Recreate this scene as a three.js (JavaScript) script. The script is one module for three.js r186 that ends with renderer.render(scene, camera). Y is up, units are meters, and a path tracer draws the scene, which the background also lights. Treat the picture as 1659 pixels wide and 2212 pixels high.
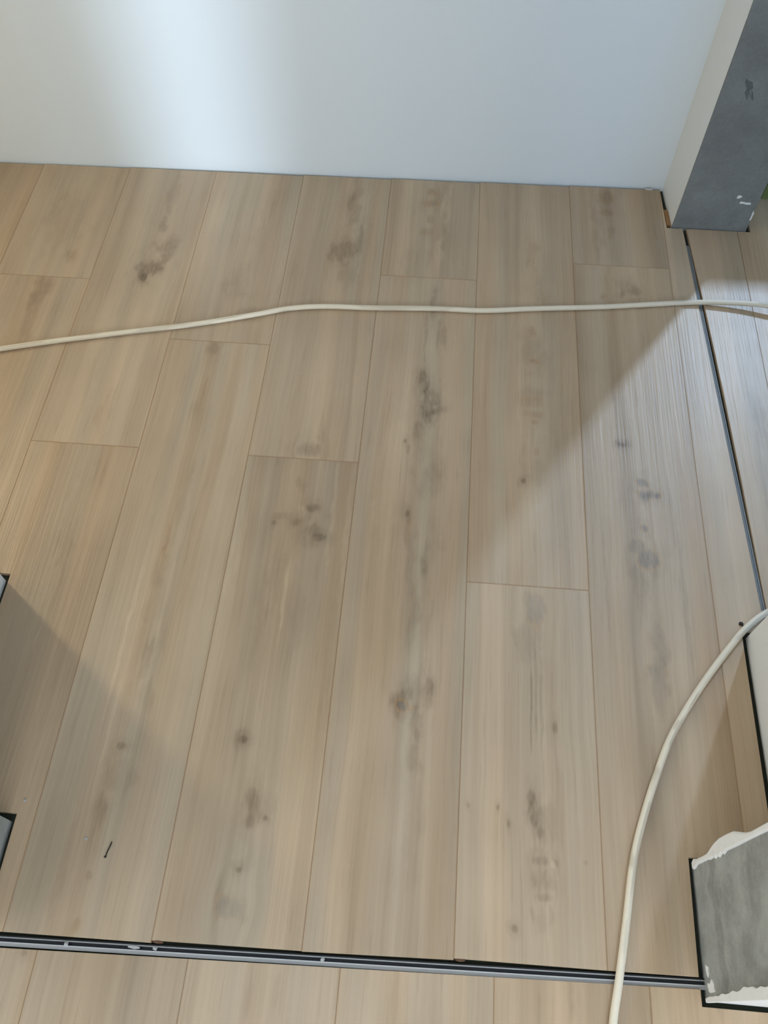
import * as THREE from 'three';
import { mergeGeometries } from 'three/addons/utils/BufferGeometryUtils.js';
import { RectAreaLightUniformsLib } from 'three/addons/lights/RectAreaLightUniformsLib.js';

// ---------------------------------------------------------------- camera, sky, sun, window light, exposure
const scene = new THREE.Scene();
const camera = new THREE.PerspectiveCamera(62.73, 1659 / 2212, 0.05, 60);
camera.rotation.order = 'YXZ';
camera.position.set(0.6883, 1.1954, 0);
camera.rotation.set(-1.03122, 0.0849, -0.004746);

const renderer = new THREE.WebGLRenderer();
renderer.toneMapping = THREE.LinearToneMapping;
renderer.toneMappingExposure = 1.16;
renderer.shadowMap.enabled = true;
RectAreaLightUniformsLib.init();

scene.background = new THREE.Color(0.62, 0.74, 0.9);   // even overcast sky outside the windows

// pale low sun behind the camera, through the narrow window of the front room
const sun = new THREE.DirectionalLight(0xdcedff, 1.25);
sun.position.set(0.25 * 6, 0.14 * 6 + 0.3, 6 - 1.55);
sun.target.position.set(0, 0.3, -1.55);
sun.castShadow = true; sun.shadow.radius = 5.5;
Object.assign(sun.shadow.camera, { left: -4, right: 4, top: 4, bottom: -4, near: 0.1, far: 14 });
scene.add(sun, sun.target);

// soft daylight standing in each window opening (size of the opening, facing into the room)
function windowLight(color, intensity, w, h, [x, y, z], [tx, ty, tz]) {
  const l = new THREE.RectAreaLight(color, intensity, w, h);
  l.position.set(x, y, z); l.lookAt(tx, ty, tz); l.castShadow = true; scene.add(l); return l;
}
const LEFT_WINDOW = { x0: -1.32, x1: -1.12, y0: 0.95, y1: 2.05 };
const RIGHT_WINDOW = { x0: 2.05, x1: 2.13, y0: 1.40, y1: 1.60, z: -2.65 };
const FRONT_WINDOWS = [{ x0: 0.15, x1: 0.95, y0: 1.27, y1: 2.17 }, { x0: 1.43, x1: 2.23, y0: 1.27, y1: 2.17 }];
const SIDE_WINDOW = { z0: 0.5, z1: 1.9, y0: 0.9, y1: 2.1, x: -1.6 };
const SUN_WINDOW = { x0: 1.03, x1: 1.35, y0: 0.47, y1: 1.75, z: 2.4 };
windowLight(0xffe8c0, 30.5, 0.20, 1.10, [-1.22, 1.5, -1.515], [-1.22, 1.5, 0]);
windowLight(0xbcdaff, 800, 0.08, 0.20, [2.09, 1.5, -2.63], [2.09, 1.5, 0]);
windowLight(0xfffcf6, 2.9, 1.40, 1.20, [-1.58, 1.5, 1.2], [0, 1.5, 1.2]);
windowLight(0xeef6ff, 8.0, 0.80, 0.90, [0.55, 1.72, 2.39], [0.55, 1.72, 0]);
windowLight(0xeef6ff, 8.0, 0.80, 0.90, [1.83, 1.72, 2.39], [1.83, 1.72, 0]);

// ---------------------------------------------------------------- helpers
let seedState = 7;
const rnd = () => { seedState = (seedState * 1664525 + 1013904223) >>> 0; return seedState / 4294967296; };
const TAB = new Float32Array(65536); for (let i = 0; i < 65536; i++) TAB[i] = rnd();
function noise(x, y) {           // smooth value noise, 0..1
  const xi = Math.floor(x), yi = Math.floor(y); let fx = x - xi, fy = y - yi;
  fx = fx * fx * (3 - 2 * fx); fy = fy * fy * (3 - 2 * fy);
  const a = (xi & 255), b = ((xi + 1) & 255), c = (yi & 255) << 8, d = ((yi + 1) & 255) << 8;
  const p = TAB[a | c], q = TAB[b | c], r = TAB[a | d], s = TAB[b | d];
  return p + (q - p) * fx + (r - p) * fy + (p - q - r + s) * fx * fy;
}
const fbm = (x, y) => 0.5 * noise(x, y) + 0.27 * noise(x * 2.1 + 31, y * 2.1 + 17) + 0.15 * noise(x * 4.3 + 71, y * 4.3 + 5) + 0.08 * noise(x * 8.7 + 3, y * 8.7 + 91);
const sstep = (a, b, x) => { const t = Math.min(1, Math.max(0, (x - a) / (b - a))); return t * t * (3 - 2 * t); };
const names = new Map();
function numbered(n) { const k = names.get(n) || 0; names.set(n, k + 1); return k ? `${n}_${String(k).padStart(3, '0')}` : n; }
function obj(name, geometry, material, parent = scene) {
  const m = new THREE.Mesh(geometry, material);
  m.name = parent === scene ? numbered(name) : name; m.castShadow = m.receiveShadow = true; parent.add(m); return m;
}
function struct(name, label, geometry, material) {
  const m = geometry ? obj(name, geometry, material) : new THREE.Group();
  if (!geometry) { m.name = numbered(name); scene.add(m); }
  m.userData = { kind: 'structure', label, category: name.split('_')[0] }; return m;
}
function tag(o, label, category, group) { o.userData = { label, category }; if (group) o.userData.group = group; return o; }
function box(x0, x1, y0, y1, z0, z1) {
  const g = new THREE.BoxGeometry(x1 - x0, y1 - y0, z1 - z0).translate((x0 + x1) / 2, (y0 + y1) / 2, (z0 + z1) / 2);
  const p = g.attributes.position, n = g.attributes.normal, uv = g.attributes.uv;      // uv in metres
  for (let i = 0; i < p.count; i++) {
    const ax = Math.abs(n.getX(i)), ay = Math.abs(n.getY(i));
    uv.setXY(i, ax > 0.5 ? p.getZ(i) : p.getX(i), ay > 0.5 ? p.getZ(i) : p.getY(i));
  }
  return g;
}
const boxes = (...b) => mergeGeometries(b.map(a => box(...a)));
// upright prism over a floor outline [[x, z], ...]
function prism(pts, y0, y1, bevel = 0) {
  const g = new THREE.ExtrudeGeometry(new THREE.Shape(pts.map(([x, z]) => new THREE.Vector2(x, z))), {
    depth: y1 - y0 - 2 * bevel, bevelEnabled: bevel > 0, bevelThickness: bevel, bevelSize: bevel, bevelOffset: -bevel, bevelSegments: 1 });
  g.rotateX(Math.PI / 2).translate(0, y1 - bevel, 0);
  const p = g.attributes.position, n = g.attributes.normal, uv = g.attributes.uv;
  for (let i = 0; i < p.count; i++) {
    if (Math.abs(n.getY(i)) > 0.6) uv.setXY(i, p.getX(i), p.getZ(i));
    else if (Math.abs(n.getX(i)) > 0.6) uv.setXY(i, p.getZ(i), p.getY(i)); else uv.setXY(i, p.getX(i), p.getY(i));
  }
  return g;
}
function texture(w, h, fn, srgb = true) {
  const d = new Uint8Array(w * h * 4);
  for (let j = 0; j < h; j++) for (let i = 0; i < w; i++) {
    const c = fn((i + 0.5) / w, (j + 0.5) / h), o = (j * w + i) * 4;
    d[o] = Math.max(0, Math.min(255, c[0])); d[o + 1] = Math.max(0, Math.min(255, c[1])); d[o + 2] = Math.max(0, Math.min(255, c[2])); d[o + 3] = 255;
  }
  const t = new THREE.DataTexture(d, w, h); t.magFilter = THREE.LinearFilter; t.minFilter = THREE.LinearFilter;
  t.wrapS = t.wrapT = THREE.RepeatWrapping; if (srgb) t.colorSpace = THREE.SRGBColorSpace; t.needsUpdate = true; return t;
}
const tileNoise = (u, v, n) => {       // noise that repeats over 0..1
  const a = noise(u * n, v * n), b = noise(u * n - n, v * n), c = noise(u * n, v * n - n), d = noise(u * n - n, v * n - n);
  return (a * (1 - u) + b * u) * (1 - v) + (c * (1 - u) + d * u) * v;
};

// ---------------------------------------------------------------- materials
const paintBump = texture(256, 256, (u, v) => { const n = 255 * (0.6 * tileNoise(u, v, 40) + 0.4 * tileNoise(u, v, 90)); return [n, n, n]; }, false);
paintBump.repeat.set(3, 3);
const M = {};
M.white = new THREE.MeshStandardMaterial({ color: new THREE.Color(0.83, 0.86, 0.87), roughness: 0.62, bumpMap: paintBump, bumpScale: 0.00025 });
M.backWall = new THREE.MeshStandardMaterial({ color: new THREE.Color(0.765, 0.85, 0.915), roughness: 0.6, bumpMap: paintBump, bumpScale: 0.00025 });
M.ceiling = new THREE.MeshStandardMaterial({ color: new THREE.Color(0.8, 0.8, 0.78), roughness: 0.9 });
const greyMap = texture(512, 512, (u, v) => {           // cement-grey render: mottled, trowelled
  const a = tileNoise(u, v, 6), b = tileNoise(u, v, 22), c = tileNoise(u, v, 110), s = tileNoise(u, v, 3);
  const k = 128 + (a - 0.5) * 26 + (b - 0.5) * 14 + (c - 0.5) * 12 + (s - 0.5) * 16;
  return [k * 0.985, k * 1.01, k * 1.0];
});
const greyBump = texture(256, 256, (u, v) => { const n = 255 * (0.5 * tileNoise(u, v, 18) + 0.5 * tileNoise(u, v, 60)); return [n, n, n]; }, false);
greyMap.repeat.set(2.2, 2.2); greyBump.repeat.set(4, 4);
M.grey = new THREE.MeshStandardMaterial({ map: greyMap, roughness: 0.85, bumpMap: greyBump, bumpScale: 0.0008 });
const revealMap = texture(256, 512, (u, v) => {        // render of the door reveal, with a darker trowel smear low down
  const z = u * 0.17, y = v * 0.6, a = noise(z * 40, y * 40), b = noise(z * 160, y * 160), c = noise(z * 700, y * 700);
  const s = sstep(0.016, 0.006, Math.abs(y - 0.064 - 0.2 * (z - 0.06) * (z - 0.06) - 0.018 * (noise(z * 50, 3) - 0.5))) * (0.35 + 0.65 * noise(z * 60 + 9, y * 40)) + 0.5 * sstep(0.55, 0.8, noise(z * 26 + 40, y * 26));
  const k = 158 + (a - 0.5) * 22 + (b - 0.5) * 12 + (c - 0.5) * 10 - 24 * s;
  return [k * 0.985, k * 1.01, k * 0.99];
});
revealMap.repeat.set(1 / 0.17, 1 / 0.6); revealMap.offset.set(0.21 / 0.17, 0);
M.reveal = new THREE.MeshStandardMaterial({ map: revealMap, roughness: 0.85, bumpMap: greyBump, bumpScale: 0.0006 });
M.stain = new THREE.MeshStandardMaterial({ color: 0x5f6564, roughness: 0.9 });
M.plaster = new THREE.MeshStandardMaterial({ color: new THREE.Color(0.82, 0.84, 0.84), roughness: 0.9, bumpMap: greyBump, bumpScale: 0.001 });
M.underlay = new THREE.MeshStandardMaterial({ color: new THREE.Color(0.022, 0.027, 0.018), roughness: 1 });
M.screed = new THREE.MeshStandardMaterial({ color: 0x55534e, roughness: 1 });
M.aluminium = new THREE.MeshStandardMaterial({ color: new THREE.Color(0.27, 0.285, 0.30), roughness: 0.55, metalness: 0.6 });
M.bright = new THREE.MeshStandardMaterial({ color: new THREE.Color(0.56, 0.58, 0.6), roughness: 0.5, metalness: 0.5 });
M.strip = new THREE.MeshStandardMaterial({ color: new THREE.Color(0.19, 0.195, 0.19), roughness: 0.7, metalness: 0.1 });
M.dusty = new THREE.MeshStandardMaterial({ color: new THREE.Color(0.36, 0.37, 0.375), roughness: 0.8, metalness: 0.2 });
M.darkMetal = new THREE.MeshStandardMaterial({ color: new THREE.Color(0.05, 0.055, 0.065), roughness: 0.5, metalness: 0.5 });
M.woodEdge = new THREE.MeshStandardMaterial({ color: 0x5d4430, roughness: 0.85 });
M.wedge = new THREE.MeshStandardMaterial({ color: 0x96714a, roughness: 0.85 });
M.frame = new THREE.MeshStandardMaterial({ color: 0xeef0f0, roughness: 0.4 });
M.glass = new THREE.MeshPhysicalMaterial({ color: 0xffffff, roughness: 0.02, transmission: 1, thickness: 0 });
M.carton = new THREE.MeshStandardMaterial({ color: 0xb08a5c, roughness: 0.85 });
M.green = new THREE.MeshStandardMaterial({ color: 0x77824f, roughness: 0.95 });
M.dirt = new THREE.MeshStandardMaterial({ color: 0x2b2722, roughness: 0.9 });
const cableMap = texture(512, 64, (u, v) => { const g = sstep(0.66, 0.85, noise(u * 60, v * 3)) * 22, k = noise(u * 9, 3) * 10; return [232 - g - k, 223 - g - k, 203 - g - k]; });
M.cable = new THREE.MeshStandardMaterial({ map: cableMap, roughness: 0.5 });

// ---------------------------------------------------------------- laminate decor (print of the boards)
// knots, dark streaks (and light ones, negative) of the boards in view: [x, z, half width, half length, strength, tone]
const KNOTS = [
[0.109,-1.237,0.0259,0.0283,0.6,0],[0.107,-1.220,0.0092,0.0115,0.6,0],[0.136,-1.293,0.0188,0.0506,0.42,0],[0.109,-1.374,0.0154,0.0252,0.3,0],[0.113,-1.469,0.0099,0.0887,0.25,0],
[-0.096,-1.365,0.0484,0.1119,0.2,2],[-0.053,-1.265,0.0150,0.0237,0.22,0],[-0.090,-1.164,0.0182,0.0408,0.34,0],[-0.087,-1.078,0.0106,0.0703,0.2,0],[-0.043,-1.081,0.0071,0.0704,0.12,0],
[0.293,-1.217,0.0220,0.0456,0.2,0],[0.329,-1.135,0.0232,0.0216,0.24,0],[0.274,-1.045,0.0122,0.0204,0.32,0],[0.282,-0.937,0.0050,0.0359,0.22,1],[0.275,-0.905,0.0099,0.0186,0.16,1],
[0.319,-1.341,0.0152,0.1640,0.12,0],[0.488,-1.327,0.0245,0.0323,0.5,0],[0.490,-1.300,0.0084,0.0119,0.35,0],[0.526,-1.358,0.0095,0.0438,0.42,0],[0.506,-1.485,0.0118,0.1034,0.25,0],
[0.495,-1.469,0.0069,0.0293,0.35,0],[0.512,-1.250,0.0184,0.0514,0.2,0],[0.488,-0.828,0.0160,0.0136,0.42,0],[0.501,-0.871,0.0065,0.0501,0.2,0],[0.447,-0.961,0.0067,0.0855,0.12,0],
[0.506,-0.711,0.0115,0.0089,0.6,0],[0.513,-0.670,0.0136,0.0121,0.4,0],[0.521,-0.657,0.0105,0.0077,0.6,0],[0.482,-0.682,0.0084,0.0079,0.42,0],[0.451,-0.679,0.0061,0.0052,0.5,0],
[0.462,-0.692,0.0168,0.0079,0.25,0],[0.484,-0.758,0.0125,0.0167,0.22,0],[0.490,-0.703,0.0092,0.0125,-0.3,0],[0.485,-0.546,0.0036,0.0711,-0.35,1],[0.494,-0.596,0.0059,0.0492,-0.15,1],
[0.467,-0.594,0.0103,0.0656,0.2,1],[0.451,-0.512,0.0100,0.0924,0.16,0],[0.512,-0.509,0.0114,0.0536,0.12,1],[0.543,-0.712,0.0038,0.1344,-0.22,1],[0.569,-0.670,0.0045,0.1388,-0.15,0],
[0.395,-0.621,0.0075,0.1177,-0.15,0],[0.461,-0.320,0.0066,0.0059,0.65,0],[0.459,-0.322,0.0158,0.0145,0.2,0],[0.483,-0.240,0.0089,0.0171,0.42,0],[0.486,-0.210,0.0075,0.0095,0.4,0],
[0.508,-0.216,0.0044,0.0042,0.55,0],[0.495,-0.229,0.0164,0.0266,0.22,0],[0.480,-0.148,0.0037,0.0039,0.7,0],[0.479,-0.103,0.0239,0.0162,0.28,2],[0.461,-0.118,0.0060,0.0328,0.2,0],
[0.496,-0.166,0.0086,0.0229,0.14,1],[0.573,-0.354,0.0040,0.2034,0.14,1],[0.574,-0.263,0.0045,0.1247,-0.15,1],[0.666,-1.520,0.0109,0.0120,0.35,1],[0.666,-1.483,0.0127,0.0132,0.4,1],
[0.668,-1.433,0.0126,0.0143,0.3,1],[0.661,-1.396,0.0134,0.0112,0.22,1],[0.702,-1.485,0.0098,0.0882,-0.3,0],[0.691,-1.343,0.0094,0.0541,-0.25,0],[0.650,-1.313,0.0280,0.0798,0.14,1],
[0.685,-1.187,0.0054,0.0492,0.4,0],[0.675,-1.114,0.0035,0.0587,0.3,0],[0.700,-1.116,0.0044,0.0470,0.3,0],[0.712,-1.111,0.0061,0.0304,0.4,0],[0.674,-1.009,0.0068,0.0186,0.55,0],
[0.683,-0.985,0.0067,0.0129,0.5,0],[0.691,-0.969,0.0125,0.0128,0.4,0],[0.693,-0.938,0.0165,0.0230,0.4,0],[0.692,-0.917,0.0107,0.0144,0.55,0],[0.702,-0.939,0.0041,0.0052,-0.4,0],
[0.676,-0.885,0.0089,0.0201,0.4,0],[0.652,-0.860,0.0040,0.0050,0.6,0],[0.659,-0.846,0.0048,0.0118,0.3,0],[0.703,-0.828,0.0358,0.0483,0.16,0],[0.697,-0.779,0.0203,0.0374,0.18,1],
[0.666,-0.713,0.0038,0.0080,0.75,0],[0.670,-0.678,0.0053,0.0347,0.3,0],[0.678,-0.619,0.0066,0.0747,0.24,2],[0.701,-0.616,0.0066,0.0215,0.4,0],[0.713,-0.681,0.0151,0.0434,0.18,0],
[0.686,-0.531,0.0086,0.0542,0.28,0],[0.712,-0.510,0.0071,0.0457,0.18,0],[0.632,-0.812,0.0238,0.1925,-0.1,2],[0.678,-0.399,0.0149,0.0139,0.32,0],[0.683,-0.387,0.0094,0.0083,0.5,2],
[0.674,-0.376,0.0060,0.0123,0.4,0],[0.717,-0.422,0.0068,0.0142,0.42,0],[0.722,-0.415,0.0041,0.0099,0.45,0],[0.700,-0.413,0.0231,0.0310,0.2,0],[0.707,-0.358,0.0133,0.0269,0.25,0],
[0.704,-0.312,0.0091,0.0220,0.3,0],[0.704,-0.345,0.0053,0.0106,0.3,0],[0.709,-0.213,0.0112,0.0829,0.1,1],[0.879,-1.351,0.0150,0.0460,0.3,1],[0.887,-1.247,0.0236,0.0635,0.22,1],
[0.878,-1.135,0.0088,0.0142,0.3,1],[0.876,-1.084,0.0293,0.0572,0.2,1],[0.878,-1.060,0.0086,0.0068,0.3,1],[0.875,-0.984,0.0251,0.0171,0.2,1],[0.878,-0.963,0.0199,0.0127,0.22,1],
[0.879,-0.937,0.0164,0.0104,0.28,1],[0.877,-0.919,0.0065,0.0062,0.35,1],[0.859,-0.794,0.0047,0.0056,0.7,0],[0.874,-0.885,0.0048,0.0301,0.25,1],[0.883,-0.856,0.0064,0.0098,0.25,1],
[0.856,-0.830,0.0071,0.0579,0.2,1],[0.885,-0.813,0.0110,0.0324,0.16,1],[0.880,-0.891,0.0162,0.0402,-0.16,1],[0.875,-0.561,0.0186,0.0315,0.3,2],[0.871,-0.507,0.0210,0.0453,0.2,2],
[0.868,-0.405,0.0020,0.0765,0.5,0],[0.875,-0.434,0.0027,0.0855,0.3,0],[0.883,-0.393,0.0020,0.0964,0.3,0],[0.901,-0.374,0.0046,0.0101,0.45,0],[0.866,-0.273,0.0057,0.0099,0.5,0],
[0.866,-0.259,0.0044,0.0086,0.45,0],[0.871,-0.244,0.0050,0.0097,0.5,0],[0.880,-0.227,0.0062,0.0083,0.4,0],[0.891,-0.236,0.0137,0.0360,0.22,0],[0.895,-0.188,0.0049,0.0052,-0.35,0],
[0.899,-0.190,0.0031,0.0057,0.5,0],[0.881,-0.192,0.0098,0.0058,0.35,0],[0.882,-0.166,0.0133,0.0135,0.34,0],[0.882,-0.147,0.0132,0.0055,0.3,0],[0.867,-0.126,0.0036,0.0141,0.25,0],
[0.891,-0.125,0.0036,0.0130,0.25,0],[0.880,-0.119,0.0130,0.0162,0.14,0],[0.821,-0.256,0.0025,0.0037,0.5,0],[0.835,-0.235,0.0025,0.0054,0.45,0],[0.844,-0.108,0.0035,0.0053,0.5,0],
[0.781,-0.255,0.0025,0.0043,0.35,0],[0.938,-0.194,0.0037,0.0035,0.25,0],[1.043,-1.534,0.0138,0.0270,0.4,1],[1.037,-1.482,0.0155,0.0145,0.3,1],[1.040,-1.425,0.0134,0.0225,0.25,1],
[1.015,-1.452,0.0116,0.1002,0.2,1],[1.060,-1.267,0.0255,0.0307,0.26,0],[1.078,-1.256,0.0091,0.0152,0.35,0],[1.054,-1.245,0.0081,0.0101,0.35,0],[1.020,-1.238,0.0072,0.0101,0.25,0],
[1.077,-1.224,0.0126,0.0174,0.3,0],[1.022,-0.943,0.0033,0.1665,0.16,0],[1.030,-0.882,0.0056,0.0060,0.7,0],[1.036,-0.885,0.0112,0.0100,0.3,0],[1.059,-0.805,0.0094,0.0094,0.5,2],
[1.068,-0.783,0.0170,0.0083,0.4,2],[1.082,-0.780,0.0046,0.0055,0.4,2],[1.060,-0.776,0.0108,0.0111,0.3,2],[1.055,-0.716,0.0068,0.0079,0.45,2],[1.040,-0.681,0.0104,0.0138,0.3,2],
[1.055,-0.661,0.0148,0.0186,0.42,2],[1.042,-0.615,0.0175,0.0491,0.2,2],[1.059,-0.507,0.0153,0.0526,0.26,2],[1.056,-0.442,0.0149,0.0427,0.22,2],[0.988,-0.619,0.0029,0.1235,0.2,0],
[1.108,-0.588,0.0057,0.1604,0.16,0],[0.279,-0.634,0.0053,0.0340,0.3,1],[0.280,-0.579,0.0133,0.0408,0.16,1],[0.295,-0.431,0.0111,0.0290,0.28,0],[0.306,-0.374,0.0095,0.0276,0.2,1],
[0.288,-0.297,0.0053,0.0052,0.5,0],[0.293,-0.253,0.0180,0.0374,0.2,1],[0.278,-0.208,0.0063,0.0263,0.34,0],[0.285,-0.126,0.0061,0.0067,0.3,0],[0.284,-0.066,0.0059,0.0105,0.3,1],
[0.252,-0.504,0.0036,0.1544,-0.25,0],[0.263,-0.330,0.0033,0.0934,-0.2,1],[0.119,-0.509,0.0036,0.0932,-0.2,1],[0.121,-0.566,0.0103,0.1138,0.14,1],[0.110,-0.660,0.0092,0.1047,0.12,1],
[0.249,-0.118,0.0097,0.0773,0.16,1],[0.286,-0.483,0.0142,0.1212,0.12,0],[0.128,-0.787,0.0064,0.0573,0.12,1],[0.115,-0.871,0.0115,0.0812,0.18,0],[0.071,-0.975,0.0085,0.0982,0.14,0],
[0.303,-0.786,0.0079,0.1142,0.1,1],[0.290,-0.710,0.0062,0.0900,0.14,1],[1.300,-1.187,0.0088,0.0726,0.1,2],[1.221,-1.181,0.0106,0.0724,0.12,2],[1.276,-0.963,0.0115,0.0627,0.2,2],
[1.011,-0.047,0.0114,0.0300,0.14,0],[0.226,-0.030,0.0041,0.0046,0.4,0],[0.552,-0.015,0.0046,0.0296,0.14,1],[0.695,-0.022,0.0057,0.0296,0.12,1],[0.917,-0.035,0.0113,0.0297,0.2,2],
[1.097,-0.039,0.0045,0.0148,0.2,0],];
const BOARD_W = 0.192, BOARD_L = 1.285, TEX_W = 240, TEX_L = 1024;
function decor(seed, ox, oz, knots) {
  const d = new Uint8Array(TEX_W * TEX_L * 4), sx = seed * 37.7, sy = seed * 91.3;
  const warm = noise(seed * 3.7 + 0.5, 8.5) - 0.5, tone = noise(seed * 5.3 + 0.5, 2.5) - 0.5;
  const dark = new Float32Array(TEX_W * TEX_L), hue = new Float32Array(TEX_W * TEX_L), warp = new Float32Array(TEX_W * TEX_L);
  const halos = knots.filter(k => k[4] > 0.3 && k[3] < 0.06).map(k => [k[0], k[1], Math.min(0.03, k[2] * 2.2), Math.min(0.09, k[3] * 3), k[4] * 0.28, k[5]]);
  for (const [kx, kz, rx, rz, s, h] of [...halos, ...knots]) {
    const i0 = Math.max(0, Math.floor((kx - ox - rx * 2.4) / BOARD_W * TEX_W)), i1 = Math.min(TEX_W - 1, Math.ceil((kx - ox + rx * 2.4) / BOARD_W * TEX_W));
    const j0 = Math.max(0, Math.floor((kz - oz - rz * 2) / BOARD_L * TEX_L)), j1 = Math.min(TEX_L - 1, Math.ceil((kz - oz + rz * 2) / BOARD_L * TEX_L));
    for (let j = j0; j <= j1; j++) for (let i = i0; i <= i1; i++) {
      const x = ox + (i + 0.5) / TEX_W * BOARD_W, z = oz + (j + 0.5) / TEX_L * BOARD_L;
      const wob = rx * 1.3 * (noise(z * 38 + kx * 50, x * 60 + 9) - 0.5);
      const u = (x - kx + wob) / rx, v = (z - kz) / rz;
      const r = Math.sqrt(u * u + v * v) + 0.75 * (fbm(x * 130 + 5, z * 70) - 0.5);
      const f = (1 - sstep(0.35, 1.35, r)) * (0.72 + 0.56 * noise(x * 420, z * 110));
      const o = j * TEX_W + i; dark[o] += s * f; if (s > 0.2) hue[o] = Math.max(hue[o], f * (h === 2 ? 2 : h === 1 ? 1 : 0));
      if (s > 0.24 && rz < 0.08) warp[o] += -(x - kx) * 0.35 * Math.exp(-(u * u * 0.5 + v * v * 0.4));
    }
  }
  for (let j = 0; j < TEX_L; j++) for (let i = 0; i < TEX_W; i++) {
    const o = j * TEX_W + i, z = (j + 0.5) / TEX_L * BOARD_L, x0 = (i + 0.5) / TEX_W * BOARD_W;
    const x = x0 + warp[o] + 0.010 * (noise(z * 3.1 + sx, x0 * 9 + sy) - 0.5) + 0.0025 * (noise(z * 13 + sy, x0 * 24) - 0.5);
    const broad = noise(x * 26 + sx, z * 1.1 + sy), mid = noise(x * 90 + sy, z * 2.2 + sx), fine = noise(x * 260 + sx, z * 4.5), hair = noise(x * 620, z * 9 + sy), blot = noise(x0 * 30 + sy, z * 14 + sx), blot2 = noise(x0 * 11 + sx, z * 4 + 60 + sy);
    const pore = sstep(0.80, 0.93, noise(x * 470 + 9, z * 14 + sx)) * 6;
    let k = (broad - 0.5) * 17 + (mid - 0.5) * 12 + (fine - 0.5) * 6.5 + (hair - 0.5) * 4.5 + (blot - 0.5) * 6 + (blot2 - 0.5) * 13 - pore + tone * 9;
    const red = (noise(x * 40 + 77 + sx, z * 1.3) - 0.5) * 7 + warm * 6;
    const kn = dark[o], hh = Math.min(1, hue[o]);
    k -= kn * 44;
    let R = 180 + k + red, G = 159 + k * 0.97, B = 133 + k * 0.92 - red * 0.8 + Math.max(0, kn) * 1;
    if (hue[o] > 1) { R -= kn * 4; B += kn * 6; } else if (hh > 0) { R += kn * 14; B -= kn * 14; }
    const e = Math.min(x0, BOARD_W - x0, z, BOARD_L - z); const ez = 1 - sstep(0.0006, 0.0016, e);      // printed bevel edge
    R -= ez * 12; G -= ez * 17; B -= ez * 20;
    d[o * 4] = Math.max(0, Math.min(255, R)); d[o * 4 + 1] = Math.max(0, Math.min(255, G)); d[o * 4 + 2] = Math.max(0, Math.min(255, B)); d[o * 4 + 3] = 255;
  }
  const t = new THREE.DataTexture(d, TEX_W, TEX_L); t.magFilter = t.minFilter = THREE.LinearFilter; t.wrapS = t.wrapT = THREE.RepeatWrapping; t.colorSpace = THREE.SRGBColorSpace; t.needsUpdate = true;
  return t;
}
const poreBump = texture(512, 1024, (u, v) => { const n = 255 * (0.55 * noise(u * 64, v * 9) + 0.45 * noise(u * 150, v * 24)); return [n, n, n]; }, false);
const boardMaterial = map => new THREE.MeshStandardMaterial({ map, roughness: 0.42, bumpMap: poreBump, bumpScale: 0.00034 });
const spareBoards = [1, 2, 3, 4].map(k => boardMaterial(decor(40 + k, 0, 0, [])));
// one board: outline [[x, z], ...]; ox, oz is the corner that its decor starts from
function board(parent, pts, ox, oz, material) {
  const g = prism(pts, -0.008, 0, 0.0004), p = g.attributes.position, uv = g.attributes.uv;
  for (let i = 0; i < p.count; i++) uv.setXY(i, (p.getX(i) - ox) / BOARD_W, (p.getZ(i) - oz) / BOARD_L);
  return obj('plank', g, material, parent);
}
const rect = (x0, x1, z0, z1) => [[x0, z0], [x1, z0], [x1, z1], [x0, z1]];
let boardSeed = 0;
function shownBoard(parent, pts, ox, oz) {
  const x0 = Math.min(...pts.map(p => p[0])), x1 = Math.max(...pts.map(p => p[0])), z0 = Math.min(...pts.map(p => p[1])), z1 = Math.max(...pts.map(p => p[1]));
  const mine = KNOTS.filter(k => k[0] > x0 && k[0] < x1 && k[1] > z0 && k[1] < z1);
  return board(parent, pts, ox, oz, boardMaterial(decor(++boardSeed, ox, oz, mine)));
}

// ---------------------------------------------------------------- floor
const backZ = x => -1.5536 - 0.0158 * x;                 // face of the back wall
const railHall = x => -0.0515 - 0.0230 * (x - 0.189);     // hall boards end here at the front doorway
const railFront = x => -0.0335 - 0.0285 * (x - 0.194);    // front-room boards begin here
const sideHall = z => 1.1905 + 0.0395 * (z + 1.444);      // hall boards end here at the right doorway
const sideRoom = z => 1.1985 + 0.0395 * (z + 1.444) + 0.0045 * Math.sin(Math.min(1, Math.max(0, (z + 1.444) / 0.864)) * Math.PI);
const floor = struct('floor', 'oak laminate floor boards of the hall');
obj('subfloor', box(-2.75, 3.55, -0.12, -0.0105, -2.8, 2.55), M.screed, floor);
obj('underlay', box(-2.6, 3.4, -0.0105, -0.0086, -2.64, 2.39), M.underlay, floor);
const GAP = 0.00005, G = (a, b) => [a + GAP, b - GAP];
const jointZ = { '-2': -0.93, '-1': -1.2066, 0: -0.8099, 1: -1.062, 2: -0.8088, 3: -1.2624, 4: -0.5956, 5: -1.3248 };
const sawn = { 1: [-0.0516, -0.0543], 2: [-0.0572, -0.0606], 3: [-0.0600, -0.0660], 4: [-0.0678, -0.0697], 5: [-0.0697, -0.0717] };      // uneven sawn ends at the front rail
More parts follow.
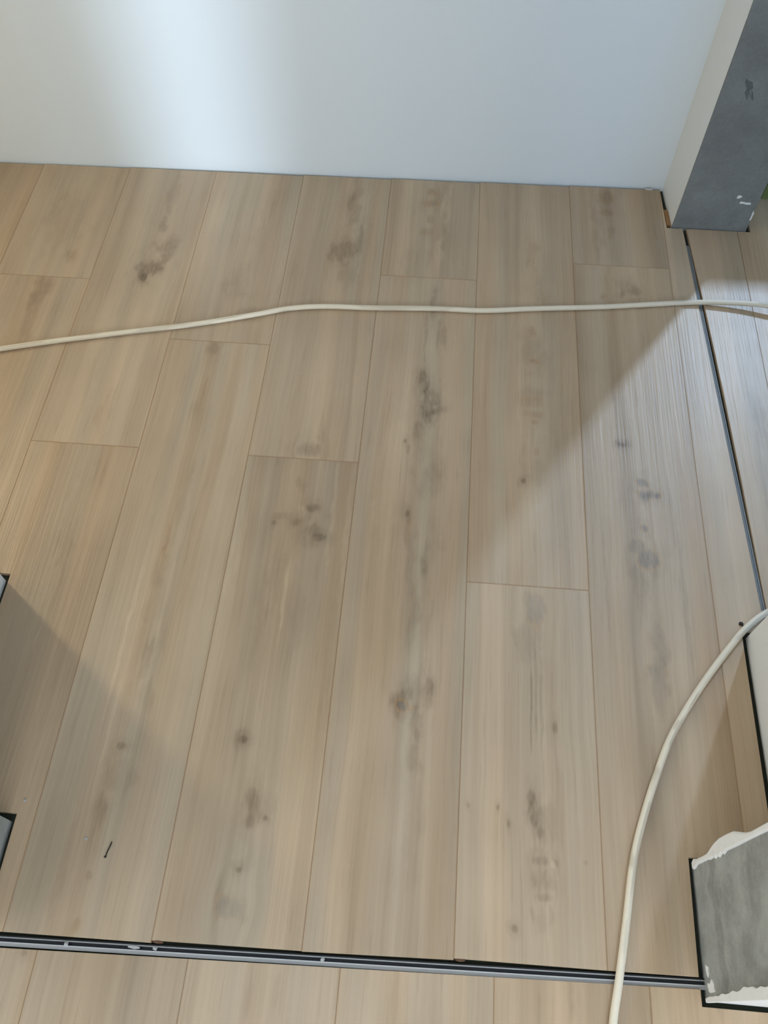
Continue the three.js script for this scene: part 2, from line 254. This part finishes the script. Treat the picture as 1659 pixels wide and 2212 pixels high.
for (let c = -14; c <= 6; c++) {
  const [x0, x1] = G(c * 0.192, (c + 1) * 0.192), shown = c >= -2;
  const zb = Math.max(backZ(x0), backZ(x1)) + (c < 1 ? 0.003 : 0.0055);
  const zj = jointZ[c] ?? (-1.35 + ((c * 7 + 140) % 9) * 0.1);
  const put = (pts, oz) => shown ? shownBoard(floor, pts, c * 0.192, oz) : board(floor, pts, c * 0.192, oz, spareBoards[(c + 40) % 4]);
  if (c === 6) {                                        // narrow board in front of the column, cut along the side rail
    const z0 = -1.446;
    put([[x0, -1.566], [1.1537, -1.566], [1.1578, z0], [sideHall(z0), z0], [sideHall(-0.546), -0.546], [1.189, -0.546], [1.189, -0.222], [x0, -0.222]], -1.507);
    continue;
  }
  put(rect(x0, x1, zb, zj - GAP), zj - BOARD_L);
  if (c < -1) put(rect(x0, x1, zj + GAP, -0.196), zj);
  else if (c === -1) put([[x0, zj + GAP], [x1, zj + GAP], [x1, -0.551], [-0.123, -0.551], [-0.123, -0.196], [x0, -0.196]], zj);
  else if (c === 0) put([[x0, zj + GAP], [x1, zj + GAP], [x1, railHall(x1)], [0.166, railHall(0.166)], [0.166, -0.195], [0.0445, -0.195], [0.0445, -0.552], [x0, -0.552]], zj);
  else if (c === 5) put([[x0, zj + GAP], [x1, zj + GAP], [x1, -0.2115], [1.0745, -0.2115], [1.0730, sawn[5][1]], [x0, sawn[5][0]]], zj);
  else put([[x0, zj + GAP], [x1, zj + GAP], [x1, sawn[c][1]], [x0, sawn[c][0]]], zj);
}
const roomFloor = struct('floor_right_room', 'oak laminate floor of the room beyond the right doorway');
{
  shownBoard(roomFloor, [[sideRoom(-1.446), -1.446], [1.3018, -1.446], [1.3018, -0.546], [sideRoom(-0.546), -0.546], ...[-0.7, -0.85, -1.0, -1.15, -1.3].map(z => [sideRoom(z), z])], 1.11, -1.5);
  board(roomFloor, [[1.3564, -0.546], [1.3564, -0.2], [1.36, -0.2], [1.36, -0.546]], 1.3, -0.6, spareBoards[0]);
  for (let c = 0; c < 11; c++) {
    const [x0, x1] = G(1.302 + c * 0.192, Math.min(3.39, 1.302 + (c + 1) * 0.192)), zj = -1.9 + ((c * 5 + 2) % 7) * 0.17;
    if (c === 0) {
      board(roomFloor, [[1.329, -2.64], [x1, -2.64], [x1, -1.86], [1.329, -1.86]], 1.302, -2.7, spareBoards[1]);
      shownBoard(roomFloor, [[1.329, -1.8596], [x1, -1.8596], [x1, -0.6], [x0, -0.6], [x0, -1.446], [1.329, -1.446]], 1.302, -1.8596);
      board(roomFloor, [[x0, -0.5996], [x1, -0.5996], [x1, -0.22], [1.365, -0.22], [1.365, -0.545], [x0, -0.545]], 1.302, -0.5996, spareBoards[2]);
      continue;
    }
    board(roomFloor, rect(x0, x1, -2.64, zj - GAP), x0, zj - BOARD_L, spareBoards[c % 4]);
    board(roomFloor, rect(x0, x1, zj + GAP, zj + BOARD_L > -0.22 ? -0.22 : zj + BOARD_L), x0, zj, spareBoards[(c + 1) % 4]);
    if (zj + BOARD_L < -0.22) board(roomFloor, rect(x0, x1, zj + BOARD_L + GAP, -0.22), x0, zj + BOARD_L, spareBoards[(c + 2) % 4]);
  }
}
const frontFloor = struct('floor_front_room', 'oak laminate floor of the front room where the camera stands');
for (let c = -8; c < 12; c++) {
  const X0 = 0.0508 + c * 0.192, [x0, x1] = G(X0, Math.min(2.29, X0 + 0.192)), shown = c >= 0 && c <= 6, zj = 0.25 + ((c * 5 + 50) % 7) * 0.14;
  const start = x => x < 0.166 ? -0.036 : x > 1.073 ? -0.0398 : railFront(x);
  let pts;
  if (c === 0) pts = [[x0, -0.036], [0.166, -0.036], [0.166, railFront(0.166)], [x1, railFront(x1)], [x1, zj - GAP], [x0, zj - GAP]];
  else if (c === 5) pts = [[x0, railFront(x0)], [1.0735, railFront(1.0735)], [1.0735, -0.0398], [x1, -0.0398], [x1, zj - GAP], [x0, zj - GAP]];
  else pts = [[x0, start(x0)], [x1, start(x1)], [x1, zj - GAP], [x0, zj - GAP]];
  if (shown) shownBoard(frontFloor, pts, X0, zj - BOARD_L); else board(frontFloor, pts, X0, zj - BOARD_L, spareBoards[(c + 40) % 4]);
  board(frontFloor, rect(x0, x1, zj + GAP, zj + BOARD_L), X0, zj, spareBoards[(c + 41) % 4]);
  if (zj + BOARD_L < 2.38) board(frontFloor, rect(x0, x1, zj + BOARD_L + GAP, 2.39), X0, zj + BOARD_L, spareBoards[(c + 42) % 4]);
}

// ---------------------------------------------------------------- walls and ceiling
const H = 2.55, DOOR = 2.06;
struct('ceiling', 'white ceiling above the rooms', box(-2.75, 3.55, H, H + 0.12, -2.8, 2.55), M.ceiling);
// wall along x with one opening
const holed = (x0, x1, z0, z1, w) => boxes([x0, w.x0, -0.01, H, z0, z1], [w.x1, x1, -0.01, H, z0, z1], [w.x0, w.x1, -0.01, w.y0, z0, z1], [w.x0, w.x1, w.y1, H, z0, z1]);
const wallBack = struct('wall_back', 'smooth white back wall of the hall', holed(-2.75, 1.17, -0.12, 0, LEFT_WINDOW), M.backWall);
wallBack.position.set(0, 0, backZ(0)); wallBack.rotation.y = 0.0158;
const column = [[1.1600, -1.60], [1.1685, -1.4535], [1.3210, -1.4520], [1.3210, -2.66], [1.16, -2.66]];
const wallRight = struct('wall_right', 'white right wall of the hall with a doorway through it', mergeGeometries([
  prism(column, -0.01, H), prism([[1.1970, -0.5370], [1.3490, -0.5370], [1.3490, -0.12], [1.1990, -0.12]], -0.01, H), box(1.185, 1.335, DOOR, H, -1.46, -0.53).toNonIndexed()]), M.white);
const wallLeft = struct('wall_left', 'short white wall at the left of the hall', box(-0.115, 0.037, -0.01, H, -0.5430, -0.12), M.white);
const wallFront = struct('wall_front', 'wall with the doorway that the photographer stands in', boxes(
  [-2.75, 0.1560, -0.01, H, -0.186, -0.046], [1.0830, 3.55, -0.01, H, -0.2045, -0.046], [0.15, 1.09, DOOR, H, -0.195, -0.046]), M.white);
struct('wall_left_room_end', 'left end wall of the hall', box(-2.75, -2.6, -0.01, H, -1.7, -0.04), M.white);
struct('wall_right_room_back', 'cement grey back wall of the right room with a small window', holed(1.16, 3.55, -2.78, -2.65, RIGHT_WINDOW), M.grey);
struct('wall_right_room_end', 'cement grey end wall of the right room', box(3.4, 3.55, -0.01, H, -2.78, -0.04), M.grey);
struct('wall_front_room_back', 'far wall of the front room with three windows', mergeGeometries([holed(-1.75, 0.99, 2.4, 2.55, FRONT_WINDOWS[0]), holed(0.99, 1.39, 2.4, 2.55, SUN_WINDOW), holed(1.39, 2.45, 2.4, 2.55, FRONT_WINDOWS[1])]), M.white);
struct('wall_front_room_right', 'right wall of the front room', box(2.3, 2.45, -0.01, H, -0.05, 2.4), M.white);
{ const w = SIDE_WINDOW; struct('wall_front_room_left', 'left wall of the front room with a wide window', boxes([-1.75, w.x, -0.01, H, -0.05, w.z0], [-1.75, w.x, -0.01, H, w.z1, 2.4], [-1.75, w.x, -0.01, w.y0, w.z0, w.z1], [-1.75, w.x, w.y1, H, w.z0, w.z1]), M.white); }
// windows: frame of four bars and a pane, set to the outside of each opening
function windowUnit(n, label, w, h, [x, y, z], turn) {
  const g = struct('window_' + n, label); g.userData.category = 'window'; g.position.set(x, y, z); g.rotation.y = turn;
  const t = Math.min(0.03, w * 0.12);
  obj('window_frame', boxes([-w / 2, w / 2, -h / 2, -h / 2 + t, -0.025, 0.025], [-w / 2, w / 2, h / 2 - t, h / 2, -0.025, 0.025], [-w / 2, -w / 2 + t, -h / 2 + t, h / 2 - t, -0.025, 0.025], [w / 2 - t, w / 2, -h / 2 + t, h / 2 - t, -0.025, 0.025]), M.frame, g);
  obj('pane', box(-w / 2 + t, w / 2 - t, -h / 2 + t, h / 2 - t, -0.003, 0.003), M.glass, g);
}
windowUnit(1, 'narrow window in the back wall at the left', 0.20, 1.10, [-1.22, 1.5, -1.615], 0.0158);
windowUnit(2, 'small window of the right room', 0.08, 0.20, [2.09, 1.5, -2.73], 0);
windowUnit(3, 'square window in the far wall of the front room, left of the narrow one', 0.80, 0.90, [0.55, 1.72, 2.5], 0);
windowUnit(6, 'square window in the far wall of the front room, right of the narrow one', 0.80, 0.90, [1.83, 1.72, 2.5], 0);
windowUnit(5, 'wide window in the left wall of the front room', 1.40, 1.20, [-1.70, 1.5, 1.2], Math.PI / 2);
windowUnit(4, 'narrow window of the front room', 0.32, 1.28, [1.19, 1.11, 2.5], 0);

// grey render on the two door reveals, with smears, chips and torn white plaster at its edges
obj('render_coat', prism([[1.1690, -1.4535], [1.1690, -1.4495], [1.3195, -1.4485], [1.3195, -1.4525]], -0.009, DOOR), M.grey, wallRight).userData.label = 'cement grey render on the column';
obj('render_coat', prism([[1.0802, -0.2035], [1.0880, -0.2035], [1.0880, -0.0480], [1.0806, -0.0480]], -0.009, DOOR), M.reveal, wallFront).userData.label = 'cement grey render on the door reveal';
obj('render_coat', box(0.1555, 0.1595, -0.009, DOOR, -0.185, -0.047), M.reveal, wallFront);
function patch(name, pts, depth, m, parent, place) {          // a thin flake with its own outline
  const g = new THREE.ExtrudeGeometry(new THREE.Shape(pts.map(p => new THREE.Vector2(...p))), { depth, bevelEnabled: true, bevelThickness: depth * 0.4, bevelSize: depth * 0.4, bevelSegments: 2 });
  place(g); return obj(name, g, m, parent);
}
function blob(rx, ry, n, amp, seed) { const r = []; for (let i = 0; i < n; i++) { const a = i / n * Math.PI * 2, k = 1 + amp * (noise(seed * 9.1 + i * 1.7, seed) - 0.5) * 2; r.push([Math.cos(a) * rx * k, Math.sin(a) * ry * k]); } return r; }
const onColumn = (x, y) => g => g.translate(x, y, -1.4489);
patch('plaster_splash', blob(0.0045, 0.0035, 9, 0.5, 1), 0.0008, M.plaster, wallRight, onColumn(1.277, 0.083));
patch('plaster_splash', blob(0.0100, 0.0030, 11, 0.6, 2), 0.0008, M.plaster, wallRight, onColumn(1.295, 0.068));
patch('plaster_splash', blob(0.0016, 0.0160, 11, 0.5, 3), 0.0012, M.plaster, wallRight, onColumn(1.318, 0.150));
patch('plaster_splash', blob(0.0013, 0.0110, 11, 0.5, 4), 0.0012, M.plaster, wallRight, onColumn(1.318, 0.040));
patch('dark_smear', blob(0.0050, 0.0160, 13, 0.7, 5), 0.0003, M.stain, wallRight, g => { g.rotateZ(0.35); onColumn(1.214, 0.305)(g); });
patch('dark_smear', blob(0.0020, 0.0090, 9, 0.6, 6), 0.0003, M.stain, wallRight, g => { g.rotateZ(0.5); onColumn(1.226, 0.292)(g); });
// torn plaster along the corner towards the hall: outline in height and depth, 12 mm thick
{
  const s = [[0, 0.002], [0.006, 0.004], [0.014, 0.0022], [0.045, 0.0014], [0.062, 0.0022], [0.078, 0.0065], [0.092, 0.0100], [0.11, 0.0122], [0.135, 0.0125], [0.155, 0.0118], [0.172, 0.0078], [0.19, 0.0040], [0.21, 0.0020], [0.3, 0.0032], [0.5, 0.005], [0.7, 0.003], [1.1, 0.006], [1.5, 0.003], [DOOR, 0.004]];
  const pts = [...s.map(([y, d]) => [y, d + 0.0006 * (noise(y * 300, 4) - 0.5)]), [DOOR, -0.004], [0.2, -0.0008], [0.165, -0.0012], [0.128, -0.0010], [0.118, -0.0035], [0.112, -0.0012], [0.102, -0.0045], [0.095, -0.0016], [0.088, -0.0038], [0.082, -0.0012], [0.068, -0.0022], [0.06, -0.0008], [0.018, -0.0008], [0.008, -0.0040], [0, -0.0042]];
  patch('plaster_lip', pts, 0.006, M.plaster, wallFront, g => { const p = g.attributes.position; for (let i = 0; i < p.count; i++) p.setXYZ(i, 1.0800 + p.getZ(i), Math.max(0.0006, p.getX(i)), -0.2035 - p.getY(i)); g.index = null; g.computeVertexNormals(); }).userData.label = 'torn white plaster along the corner';
  const f = [[0.0, 0.0010]]; for (let y = 0.012; y < 0.5; y += 0.012) f.push([y, 0.0008 + 0.0042 * noise(y * 120, 7) + 0.0065 * sstep(0.01, 0.16, y)]); f.push([DOOR, 0.011], [DOOR, -0.002], [0, -0.002]);
  patch('plaster_lip', f, 0.0025, M.plaster, wallFront, g => { const p = g.attributes.position; for (let i = 0; i < p.count; i++) p.setXYZ(i, 1.0790 + p.getZ(i), Math.max(0.0006, p.getX(i)), -0.0475 - p.getY(i)); g.computeVertexNormals(); }).userData.label = 'ragged white plaster strip at the front edge';
  patch('plaster_splash', blob(0.011, 0.006, 11, 0.6, 8), 0.0012, M.plaster, wallFront, g => { const p = g.attributes.position; for (let i = 0; i < p.count; i++) p.setXYZ(i, 1.0806 - p.getZ(i), 0.019 + p.getX(i), -0.0605 - p.getY(i)); g.computeVertexNormals(); });
  patch('plaster_splash', blob(0.004, 0.005, 9, 0.6, 9), 0.0010, M.plaster, wallFront, g => { const p = g.attributes.position; for (let i = 0; i < p.count; i++) p.setXYZ(i, 1.0806 - p.getZ(i), 0.012 + p.getX(i), -0.0790 - p.getY(i)); g.computeVertexNormals(); });
}

// ---------------------------------------------------------------- aluminium rails of the floor profiles, cover strips not yet on
function rail(label, [x, z], turn, length, parts) {
  const g = new THREE.Group(); g.name = numbered('floor_rail'); g.position.set(x, 0, z); g.rotation.y = turn; scene.add(g);
  tag(g, label, 'floor rail');
  for (const [name, y0, y1, z0, z1, m, s = 0, e = 0] of parts) obj(name, box(s, length - e, y0, y1, z0, z1), m, g);
  return g;
}
rail('metal base rail across the front doorway threshold, cover strip missing', [0.160, -0.0418], 0.0258, 0.922, [
  ['base_plate', -0.0085, -0.0074, -0.0052, 0.0062, M.darkMetal], ['flange', -0.0074, -0.0012, -0.0034, -0.0022, M.dusty], ['flange', -0.0074, -0.0008, 0.0022, 0.0034, M.bright],
  ['lip', -0.0034, -0.0022, 0.0034, 0.0072, M.dusty], ['lip', -0.0050, -0.0038, -0.0052, -0.0030, M.darkMetal]]);
rail('metal base rail along the right doorway threshold, running under the cable', [1.1968, -1.398], -Math.PI / 2 + 0.0395, 0.845, [
  ['base_plate', -0.0085, -0.0074, -0.0048, 0.0046, M.darkMetal], ['top_strip', -0.0036, -0.0024, -0.0030, -0.0006, M.strip], ['top_strip', -0.0036, -0.0024, 0.0001, 0.0034, M.strip],
  ['flange', -0.0074, -0.0036, -0.0008, 0.0003, M.darkMetal]]);

// ---------------------------------------------------------------- cables
function cable(label, pts, r) {
  const c = new THREE.CatmullRomCurve3(pts.map(p => new THREE.Vector3(p[0], p[2] ?? r, p[1])), false, 'centripetal');
  return tag(obj('power_cable', new THREE.TubeGeometry(c, 220, r, 12, false), M.cable), label, 'cable', 'cream power cables');
}
cable('cream power cable lying across the hall floor in front of the back wall', [[-1.15, -0.72], [-0.62, -0.86], [-0.3, -0.955], [-0.1192, -1.0074], [-0.0041, -1.0395], [0.1134, -1.0687], [0.241, -1.1001], [0.352, -1.1342], [0.4036, -1.1516], [0.4655, -1.1626], [0.5643, -1.1667], [0.6986, -1.1748], [0.7791, -1.1763], [0.8772, -1.1889], [1.0113, -1.2043], [1.1192, -1.2202, 0.0053], [1.1913, -1.2300, 0.0058], [1.276, -1.2290, 0.011], [1.323, -1.2230, 0.0145], [1.42, -1.20, 0.016], [1.6, -1.12, 0.008], [1.85, -1.0]], 0.0050);
cable('cream power cable curving from the front doorway round the right wall corner', [[0.93, 0.28], [0.945, 0.12], [0.9622, -0.0128], [0.9722, -0.059], [0.9849, -0.1223], [1.0015, -0.2071], [1.0191, -0.2618], [1.039, -0.313], [1.063, -0.3669], [1.0983, -0.424], [1.1301, -0.4689], [1.1666, -0.5158], [1.1930, -0.5465], [1.2334, -0.5790], [1.32, -0.61], [1.5, -0.66], [1.8, -0.74]], 0.0052);

// ---------------------------------------------------------------- small things left from the work
function crumb(name, label, category, x, z, s, m, y = 0, seed = 1) {
  const g = new THREE.IcosahedronGeometry(1, 2), p = g.attributes.position;
  for (let i = 0; i < p.count; i++) { const k = 0.7 + 0.6 * noise(p.getX(i) * 1.6 + seed * 7, p.getY(i) * 1.6 + p.getZ(i) * 2.3 + seed); p.setXYZ(i, p.getX(i) * k * s[0], Math.max(-s[1] * 0.5, p.getY(i) * k * s[1]), p.getZ(i) * k * s[2]); }
  g.computeVertexNormals(); g.translate(0, s[1] * 0.5, 0);
  const o = tag(obj(name, g, m), label, category); o.position.set(x, y, z); return o;
}
crumb('plaster_crumb', 'white plaster crumb on the floor at the column corner of the back wall', 'plaster crumb', 1.1300, -1.5640, [0.0080, 0.002, 0.0030], M.plaster, 0, 1);
crumb('plaster_crumb', 'white plaster crumb in the front rail, leftmost', 'plaster crumb', 0.2763, -0.0445, [0.0030, 0.003, 0.0030], M.plaster, -0.0030, 2);
crumb('plaster_crumb', 'long pale plaster crumb in the front rail beside the brown wood chip', 'plaster crumb', 0.3634, -0.0478, [0.0075, 0.003, 0.0022], M.plaster, -0.0040, 3);
crumb('plaster_crumb', 'small pale plaster crumb under the brown wood chip in the rail', 'plaster crumb', 0.3900, -0.0485, [0.0032, 0.003, 0.0024], M.plaster, -0.0036, 4);
crumb('plaster_crumb', 'white plaster crumb in the middle of the front rail', 'plaster crumb', 0.6034, -0.0535, [0.0026, 0.003, 0.0026], M.plaster, -0.0034, 5);
crumb('plaster_crumb', 'tiny white plaster speck on the floor near the dark splinter', 'plaster crumb', 0.2692, -0.1703, [0.0018, 0.0012, 0.0022], M.plaster, 0, 6);
crumb('plaster_crumb', 'tiny pale plaster speck on the floor by the left door reveal', 'plaster crumb', 0.1720, -0.2127, [0.0018, 0.0012, 0.0018], M.plaster, 0, 7);
crumb('wood_chip', 'brown wood chip at the sawn plank end over the front rail', 'wood chip', 0.3920, -0.0562, [0.0075, 0.003, 0.0022], M.woodEdge, -0.0042, 8);
crumb('wood_chip', 'brown wood chip at the plank end over the rail, right of the middle', 'wood chip', 0.7760, -0.0668, [0.0060, 0.003, 0.0020], M.woodEdge, -0.0042, 9);
crumb('dirt_speck', 'black dirt speck beside the cable at the right wall corner', 'dirt speck', 1.1895, -0.5565, [0.0032, 0.0018, 0.0030], M.dirt, 0, 10);
{ // splinter: thin bent sliver with a thick end
  const c = new THREE.CatmullRomCurve3([[0.3010, -0.1500], [0.3018, -0.1560], [0.3035, -0.1620], [0.3050, -0.1690]].map(p => new THREE.Vector3(p[0], 0.0009, p[1])));
  tag(obj('dark_splinter', mergeGeometries([new THREE.TubeGeometry(c, 12, 0.0008, 6).toNonIndexed(), new THREE.SphereGeometry(0.0016, 8, 6).scale(1.2, 0.6, 1).translate(0.3008, 0.001, -0.1500).toNonIndexed()]), M.dirt), 'thin dark splinter on the floor left of the front doorway', 'splinter');
}
tag(obj('spacer_wedge', prism([[1.1570, -1.503], [1.1652, -1.503], [1.1679, -1.456], [1.1588, -1.456]], -0.0085, -0.0006, 0.0004), M.wedge), 'brown wooden spacer wedge in the gap beside the column', 'spacer wedge');
{ // pack of green underlay boards on the right room's floor
  const g = new THREE.Group(); g.name = numbered('underlay_pack'); g.position.set(1.366, 0, -1.552); g.rotation.y = 0.03; scene.add(g);
  tag(g, 'stack of green underlay sheets on the floor behind the grey column', 'underlay pack');
  for (let k = 0; k < 6; k++) obj('sheet', box(0.001 * (k % 3), 0.9 - 0.002 * (k % 2), k * 0.05 + 0.0005, k * 0.05 + 0.0495, -0.55, -0.0012 * ((k * 2) % 3)), M.green, g);
}
renderer.render(scene, camera);
